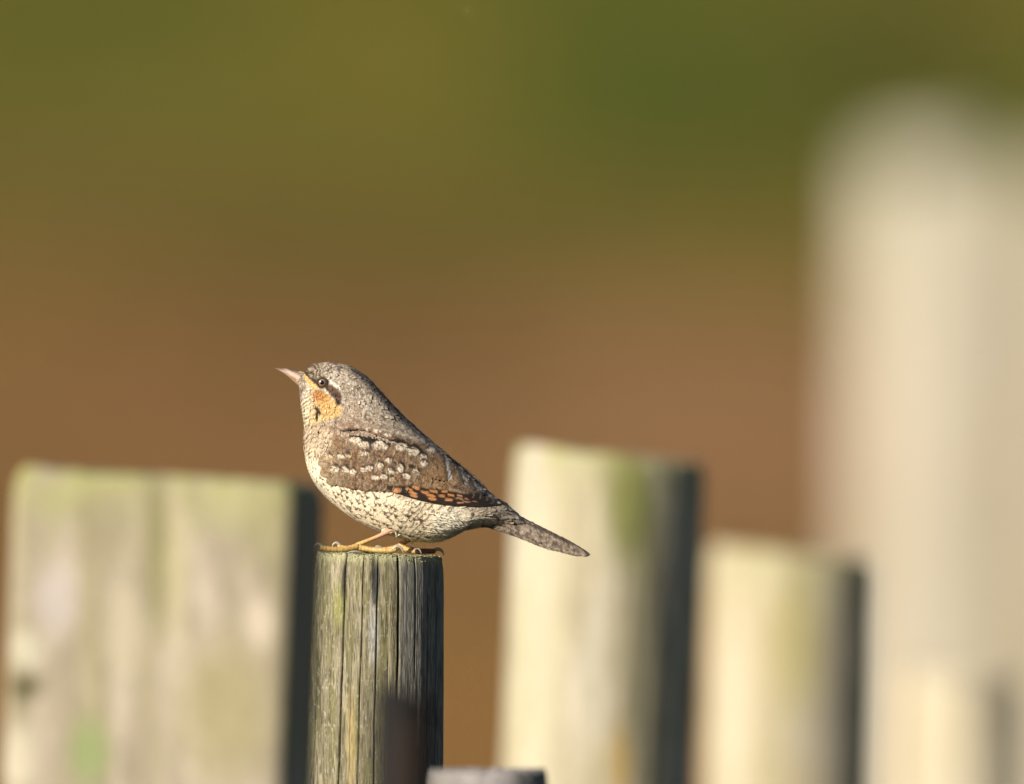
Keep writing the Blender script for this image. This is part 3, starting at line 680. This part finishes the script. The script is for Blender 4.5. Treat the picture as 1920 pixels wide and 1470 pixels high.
# scapulars: the soft grey drape from the mantle over the top of the wing
r = np.random.default_rng(55)
n = 480; sx = r.uniform(640, 870, n); f = r.uniform(0, 1, n)
up = np.interp(sx, [p[0] for p in UPP], [p[1] for p in UPP])
sz = up - 20 + 34 * f * np.interp(sx, [640, 700, 760, 830, 870], [.4, .6, .8, .8, .3])
Vs, Cs = [], []
def scap_col(x, z):
    P = np.stack([x, 0 * x + 50, z], -1); c0 = plumage(P, np.full(x.shape, 1.2)); c1 = wing_col(x, z)
    m_ = sstep(-7, 1, z - np.interp(x, [p[0] for p in UPP], [p[1] for p in UPP]))
    return c0 * (1 - m_[..., None]) + c1 * m_[..., None]
t = np.linspace(0, 1, 8)[None, :, None]; u = np.linspace(-1, 1, 7)[None, None, :]
for side in (1, -1):
    L_ = r.uniform(14, 24, n)[:, None, None]; wd = L_ * .6; an = np.radians(np.interp(sx, [640, 760, 870], [12, 28, 42]) + r.normal(0, 8, n))[:, None, None]
    prof = (0.55 + .45 * np.sin(np.minimum(t / .4, 1) * math.pi / 2)) * np.sqrt(np.maximum(0, 1 - (np.maximum(t - .5, 0) / .5) ** 2.2)) + .05
    al = (t - .6) * L_ + 0 * u; ac = u * wd / 2 * prof
    x = sx[:, None, None] + al * np.cos(an) - ac * np.sin(an); z = sz[:, None, None] + al * np.sin(an) + ac * np.cos(an)
    y = depth(x, z) + .8 + 3.6 * sstep(-24, 2, z - np.interp(x, [p[0] for p in UPP], [p[1] for p in UPP])) + 1.1 * t - .4 * u ** 2
    ok = (depth(x, z).min((1, 2)) > 22)
    Vs.append(W3(x[ok], side * y[ok], z[ok]).reshape(-1, 3)); C = scap_col(x, z) * r.uniform(.88, 1.12, (n, 1, 1, 1)) * (1 - .22 * sstep(.75, 1, np.abs(U[:1, :1, :1] * 0 + u + 0 * t)))[..., None]
    Cs.append(C[ok].reshape(-1, 3))
Vs = np.concatenate(Vs); sc_o = mk('scapular_feathers', Vs, card_faces(len(Vs) // 56, 8, 7), M_FEATHER, body_o, np.concatenate(Cs)); sc_o['kind'] = 'stuff'

# ---------------- tail: stacked rectrices
def tail_col(x, z, t, u, dark):
    n = fbm(x / 4.5, z / 4.5, 401, 3); n2 = fbm(x / 2.0, z / 2.0, 411, 2); n3 = fbm(x / 9, z / 9, 421, 2)
    c = np.broadcast_to(lin((160, 140, 118)), x.shape + (3,)).copy()
    c = mix(c, lin((92, 76, 62)), sstep(.46, .6, n) * .75)
    c = mix(c, lin((216, 204, 188)), sstep(.6, .78, n2) * .6)
    along = (x - 940) * .86 + (z - 950) * .5
    b = np.sin(along * 2 * math.pi / 40 + 5 * (n3 - .5))
    c = mix(c, lin((82, 68, 60)), sstep(.7, .95, b) * .5 * sstep(.35, .55, n))
    c = mix(c, lin((62, 52, 46)), sstep(-.45, -.85, u + .5 * (n3 - .5) + 0 * t) * .8)
    c = mix(c, lin((56, 46, 40)), sstep(.955, .99, t) * .9)
    return c * PK * dark
tail = empty('tail', (0, 0, 0), '', ''); del tail['label'], tail['category']; tail.parent = bird
r = np.random.default_rng(61)
# (root, tip, width at middle, px out at the top edge, px out at the lower edge, darkness)
RECT = [((905, 939), (1107, 1041), 15, -2, 10, 1.0), ((905, 944), (1104, 1042.5), 21, 2, 19, 1.0), ((902, 951), (1094, 1041), 25, 5, 26, 1.0), ((900, 962), (1060, 1032), 23, 8, 30, .95),
        ((898, 970), (1022, 1014), 19, 9, 28, .8), ((895, 975), (990, 1001), 15, 9, 26, .45)]
for i, (a, b, wd, y0_, y1_, dk) in enumerate(RECT):
    for side in (1, -1):
        t = np.linspace(0, 1, 70)[:, None]; u = np.linspace(-1, 1, 11)[None, :]
        prof = (.75 + .25 * np.sin(np.minimum(t / .35, 1) * math.pi / 2)) * np.sqrt(np.maximum(0, 1 - (np.maximum(t - .72, 0) / .28) ** 1.6)) + .03
        dx, dz = b[0] - a[0], b[1] - a[1]; ln = math.hypot(dx, dz); dx /= ln; dz /= ln
        sag = -5 * np.sin(t * math.pi)
        q = u * wd / 2 * prof * (1 + .05 * r.normal(0, 1, (70, 11)) * (np.abs(u) > .9))
        x = a[0] + dx * ln * t - dz * (q + sag * -.3); z = a[1] + dz * ln * t + dx * (q + sag * -.3)
        y = (y0_ + (y1_ - y0_) * (u + 1) / 2) * (1 - .38 * t) * prof ** .3 + .4
        y = np.maximum(y, depth(x, z) - 4 + 5.2 * sstep(930, 962, x - .5 * (z - 970)) + .35 * min(i, 3))
        C = tail_col(x, z, t + 0 * u, u, dk) * (1 - .35 * sstep(.8, 1, np.abs(u) + 0 * t))[..., None] * (1 - .3 * np.exp(-((u + .3) / .07) ** 2) + 0 * t)[..., None]
        mk('tail_feather', W3(x, side * y, z), grid_faces(70, 11), M_FEATHER, tail, C)

# ---------------- bill
def tube(pts, rad, seg=14, rings=8, ridge=0.0, ridge_n=0, flat=1.0):
    """swept tube through px points (x, y, z) with radii; returns px vertices and faces"""
    pts = np.asarray(pts, float); rad = np.asarray(rad, float)
    n = (len(pts) - 1) * rings + 1; s = np.linspace(0, len(pts) - 1, n)
    c = crom(pts, s); R = crom(rad[:, None], s)[:, 0]
    if ridge: R = R * (1 + ridge * np.abs(np.sin(s / s[-1] * ridge_n * math.pi)))
    T = np.gradient(c, axis=0); T /= np.linalg.norm(T, axis=1, keepdims=True)
    up = np.array([0, 1.0, 0]); A = np.cross(T, up); A /= np.linalg.norm(A, axis=1, keepdims=True) + 1e-9; Bn = np.cross(T, A)
    a = np.linspace(0, 2 * math.pi, seg, endpoint=False)
    V = c[:, None] + R[:, None, None] * (np.cos(a)[None, :, None] * A[:, None] + flat * np.sin(a)[None, :, None] * Bn[:, None])
    V = V.reshape(-1, 3); F = grid_faces(n, seg, True)
    k0 = len(V); V = np.concatenate([V, c[:1], c[-1:]])
    f0 = np.array([[k0, (j + 1) % seg, j, j] for j in range(seg)]); f1 = np.array([[k0 + 1, (n - 1) * seg + j, (n - 1) * seg + (j + 1) % seg, (n - 1) * seg + (j + 1) % seg] for j in range(seg)])
    return V, F, f0, f1
def tube_obj(name, parent, pts, rad, material, colf, **kw):
    V, F, f0, f1 = tube(pts, rad, **kw)
    tri = np.concatenate([np.concatenate([F[:, [0, 1, 2]], F[:, [0, 2, 3]]]), f0[:, :3], f1[:, :3]])
    return mk(name, W3(*V.T), tri, material, parent, colf(V))
def bill_part(name, upper, lower, wid, colf, edge_flat):
    n = 40; s = np.linspace(0, len(upper) - 1, n); a = np.linspace(0, 2 * math.pi, 20, endpoint=False)
    u_ = crom(upper, s); l_ = crom(lower, s); w_ = crom(np.array(wid, float)[:, None], s)[:, 0]
    c = (u_ + l_) / 2; h = (u_ - l_) / 2
    ca, sa = np.cos(a), np.sin(a)
    ys_ = np.sign(sa) * np.abs(sa) ** .8
    # widest at the cutting edge
    k = (1 - .35 * edge_flat * ca)
    X_ = c[:, 0:1] + h[:, 0:1] * ca; Z_ = c[:, 1:2] + h[:, 1:2] * ca; Y_ = w_[:, None] * ys_ * k
    return mk(name, W3(X_, Y_, Z_), grid_faces(n, 20, True), M_HORN, bird, colf(X_, Y_, Z_))
def upc(x, y, z):
    c = np.broadcast_to(lin((214, 178, 156)), x.shape + (3,)).copy()
    ridge = np.interp(x, [515, 538, 553, 570, 582], [690, 692.5, 696.5, 701, 708])
    c = mix(c, lin((128, 104, 88)), sstep(2.5, -1.5, z - ridge - 1.5))
    c = mix(c, lin((150, 128, 108)), sstep(552, 570, x) * sstep(8, 2, z - ridge) * .7)
    c = mix(c, lin((232, 206, 186)), ell(x, z, 552, 704, 24, 2.6, 36, .6) * .8)  # painted highlight streak along the upper bill
    return c * .68
def loc_(x, y, z):
    c = np.broadcast_to(lin((196, 164, 122)), x.shape + (3,)).copy()
    c = mix(c, lin((150, 122, 92)), sstep(530, 518, x))
    return c * .62
bill_part('upper_bill', [(514.5, 689.6), (526, 690), (540, 691.5), (554, 694.5), (568, 697), (584, 703)], [(514.5, 690.6), (526, 695.5), (540, 704), (554, 712.5), (568, 719.5), (582, 725)], [.4, 2.6, 4.6, 7, 10, 14], upc, 1)
bill_part('lower_bill', [(516.5, 690.6), (527, 695), (541, 703.5), (554, 711.8), (568, 718.8), (582, 724)], [(516.5, 691.6), (528, 697.5), (540, 706), (550, 715), (560, 724), (572, 732)], [.3, 2.2, 4.2, 6.2, 8.5, 12], loc_, -.6)
# bristles and nasal tufts at the base of the bill
r = np.random.default_rng(71); Vs, Cs = [], []
for side in (1, -1):
    for i in range(70):
        bx_ = r.uniform(564, 580); k = (bx_ - 564) / 16; bz_ = r.uniform(696 + 5 * k, 701 + 9 * k); ang = math.radians(205 + r.normal(0, 14)) if r.random() < .6 else math.radians(190)
        L_ = r.uniform(5, 10); y0_ = 7 + 7 * k + r.uniform(0, 2)
        tq = np.linspace(0, 1, 4)[:, None]; uq = np.array([-1, 0, 1.0])[None]
        x = bx_ + math.cos(ang) * L_ * tq - math.sin(ang) * uq * .9 * (1.05 - tq); z = bz_ + math.sin(ang) * L_ * tq * -0.55 + uq * .9 * (1.05 - tq); y = y0_ - 2.2 * tq + 0 * uq + .5
        Vs.append(W3(x, side * y, z).reshape(-1, 3)); Cs.append(np.tile(lin([(176, 160, 138), (110, 92, 74), (196, 178, 150)][r.integers(3)]) * PK, (12, 1)))
nb = mk('nasal_bristles', np.concatenate(Vs), card_faces(len(Vs), 4, 3), M_FEATHER, body_o, np.concatenate(Cs)); nb['kind'] = 'stuff'

# ---------------- eyes
def mat_eye():
    m = bpy.data.materials.new('eye_iris'); m.use_nodes = True; t = m.node_tree; b = t.nodes['Principled BSDF']
    at = t.nodes.new('ShaderNodeAttribute'); at.attribute_name = 'Col'; t.links.new(at.outputs['Color'], b.inputs['Base Color'])
    b.inputs['Roughness'].default_value = .12; b.inputs['Coat Weight'].default_value = 1; b.inputs['Coat Roughness'].default_value = .14
    return m
M_EYE = mat_eye()
def dome(cx, cz, y0_, R, hgt, side, c_in, c_out, name, parent, rot0=0.0):
    q = np.linspace(0.001, 1, 18)[:, None]; a = np.linspace(0, 2 * math.pi, 40, endpoint=False)[None]
    x = cx + R * q * np.cos(a); z = cz + R * q * np.sin(a); y = y0_ + hgt * np.sqrt(np.maximum(0, 1 - q * q)) + 0 * a
    C = np.broadcast_to(lin(c_in), x.shape + (3,)).copy(); C = mix(C, lin(c_out), sstep(.72, 1, q + 0 * a))
    return mk(name, W3(x, side * y, z), grid_faces(18, 40, True), M_EYE, parent, C * .62)
for side in (1, -1):
    ye = float(body(np.array([1.75]), np.array([1.35]))[0, 1]); 
    dd = depth(np.array([605.]), np.array([718.]))[0]
    yb = max(dd, 24.0)
    e = dome(604.8, 717.6, yb - .5, 8.3, 5.2, side, (168, 132, 104), (112, 84, 62), 'eye', bird)
    dome(604.4, 717.4, yb + 3.1, 4.4, 2.2, side, (12, 9, 8), (14, 10, 8), 'pupil', e)
    a = np.linspace(0, 2 * math.pi, 48, endpoint=False); b = np.linspace(0, 2 * math.pi, 10, endpoint=False)
    A_, B_ = np.meshgrid(a, b, indexing='ij'); rr = 8.9 + 1.5 * np.cos(B_)
    x = 604.8 + rr * np.cos(A_) * 1.04; z = 717.6 + rr * np.sin(A_) * .97; y = yb + 1.0 + 1.6 * np.sin(B_)
    F = grid_faces(48, 10, True); F2 = np.stack([47 * 10 + np.arange(10), 47 * 10 + (np.arange(10) + 1) % 10, (np.arange(10) + 1) % 10, np.arange(10)], -1)
    mk('eyelid', W3(x, side * y, z), np.concatenate([F, F2]), M_FEATHER, e, np.broadcast_to(lin((74, 56, 42)) * PK, x.shape + (3,)))

# ---------------- legs
def skin(V):
    n = fbm(V[:, 0] / 4, V[:, 2] / 3, 501, 2)
    c = np.broadcast_to(lin((226, 186, 112)), (len(V), 3)).copy()
    c = mix(c, lin((228, 170, 138)), sstep(690, 712, V[:, 0]) * sstep(1024, 1012, V[:, 2]))
    c = mix(c, lin((186, 140, 74)), sstep(.5, .75, n) * .6)
    c = c * (1 - .35 * sstep(.5, 1, np.sin(V[:, 0] * 2 * math.pi / 6.5)) * sstep(1016, 1022, V[:, 2]))[:, None]
    return c * .66
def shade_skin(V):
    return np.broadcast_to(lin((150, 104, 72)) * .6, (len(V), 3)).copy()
def horn(V):
    return np.broadcast_to(lin((196, 184, 164)) * .62, (len(V), 3)).copy()
# near leg
leg = tube_obj('leg', bird, [(752, 36, 985), (731, 38, 995), (708, 38, 1006), (688, 38, 1014), (672, 37, 1021), (664, 36, 1026)], [7.5, 5.2, 3.7, 3.6, 4.6, 4.6], M_SKIN, skin, ridge=.05, ridge_n=26)
def toe(parent, pts, rad, cl=None, cr=None, cf=skin):
    tube_obj('toe', parent, pts, rad, M_SKIN, cf, ridge=.2, ridge_n=int(len(pts) * 3.2), rings=10)
    if cl: tube_obj('claw', parent, cl, cr, M_HORN, horn, rings=8, seg=10)
toe(leg, [(672, 40, 1024), (655, 46, 1028.5), (632, 52, 1030), (612, 56, 1028), (602, 58, 1025)], [5, 4.8, 4.6, 4.4, 3.8], [(605, 58, 1024), (598, 60, 1019), (592, 62, 1022), (589, 63, 1031)], [3.2, 2.6, 1.8, .5])
toe(leg, [(668, 30, 1024), (652, 24, 1028), (640, 20, 1026), (634, 18, 1023)], [4.6, 4.4, 4.2, 3.6], [(638, 19, 1022), (631, 19, 1017.5), (625, 19, 1021), (623, 19, 1030)], [3.0, 2.6, 1.8, .5])
toe(leg, [(670, 38, 1025), (690, 44, 1029), (710, 50, 1031), (730, 54, 1032), (744, 56, 1029)], [5, 4.6, 4.5, 4.4, 3.8], [(737, 57, 1029), (745, 58, 1024), (753, 59, 1027), (757, 60, 1036)], [3.0, 3.0, 2.0, .5])
toe(leg, [(672, 36, 1026), (686, 30, 1030), (698, 26, 1031)], [4.2, 4, 3.4], [(700, 26, 1030), (708, 26, 1026), (716, 26, 1029), (718, 26, 1036)], [2.6, 2.2, 1.5, .5])
tube_obj('claw', leg, [(678, 74, 1035.5), (668, 78, 1033.5), (658, 80, 1034), (651, 81, 1036)], [1.8, 2.2, 1.6, .4], M_HORN, horn, rings=8, seg=10)
# far leg
leg2 = tube_obj('leg', bird, [(790, -30, 998), (776, -32, 1008), (762, -32, 1015), (752, -32, 1021), (750, -32, 1026)], [7, 5, 4.2, 5.2, 4.6], M_SKIN, skin, ridge=.05, ridge_n=20)
toe(leg2, [(752, -30, 1024), (762, -20, 1030), (772, -12, 1033), (780, -6, 1034)], [5, 4.6, 4.4, 3.6], [(776, -6, 1031), (782, -5, 1028), (787, -4, 1031), (790, -3, 1038)], [2.8, 2.4, 1.6, .5])
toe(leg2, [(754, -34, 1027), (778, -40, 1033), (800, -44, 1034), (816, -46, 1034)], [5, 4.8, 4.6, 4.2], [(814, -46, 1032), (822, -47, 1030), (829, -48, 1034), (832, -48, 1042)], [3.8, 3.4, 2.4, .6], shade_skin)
toe(leg2, [(748, -32, 1025), (730, -36, 1030), (714, -40, 1031)], [4.8, 4.4, 3.8], [(716, -40, 1029), (708, -41, 1025), (702, -41, 1029), (701, -41, 1037)], [2.8, 2.4, 1.6, .5])
# feather trouser at the top of the near leg
r = np.random.default_rng(81); Vs, Cs = [], []
for i in range(90):
    side = 1 if i < 60 else -1
    ox, oz, oy = (744, 985, 34) if side == 1 else (784, 1000, 30)
    x0_, z0_ = ox + r.normal(0, 6), oz + r.normal(0, 4); ang = math.radians(148 + r.normal(0, 26)); L_ = r.uniform(10, 20)
    tq = np.linspace(0, 1, 5)[:, None]; uq = np.array([-1, 0, 1.0])[None]; pw = (1.02 - tq ** 2) * 2.2
    x = x0_ + math.cos(ang) * L_ * tq - math.sin(ang) * uq * pw; z = z0_ + math.sin(ang) * L_ * tq + math.cos(ang) * uq * pw; y = oy + r.uniform(2, 8) + 0 * x
    Vs.append(W3(x, side * y, z).reshape(-1, 3)); Cs.append(np.tile(lin((242, 226, 190)) * PK * r.uniform(.85, 1.05), (15, 1)))
tr = mk('thigh_feathers', np.concatenate(Vs), card_faces(len(Vs), 5, 3), M_FEATHER, body_o, np.concatenate(Cs)); tr['kind'] = 'stuff'
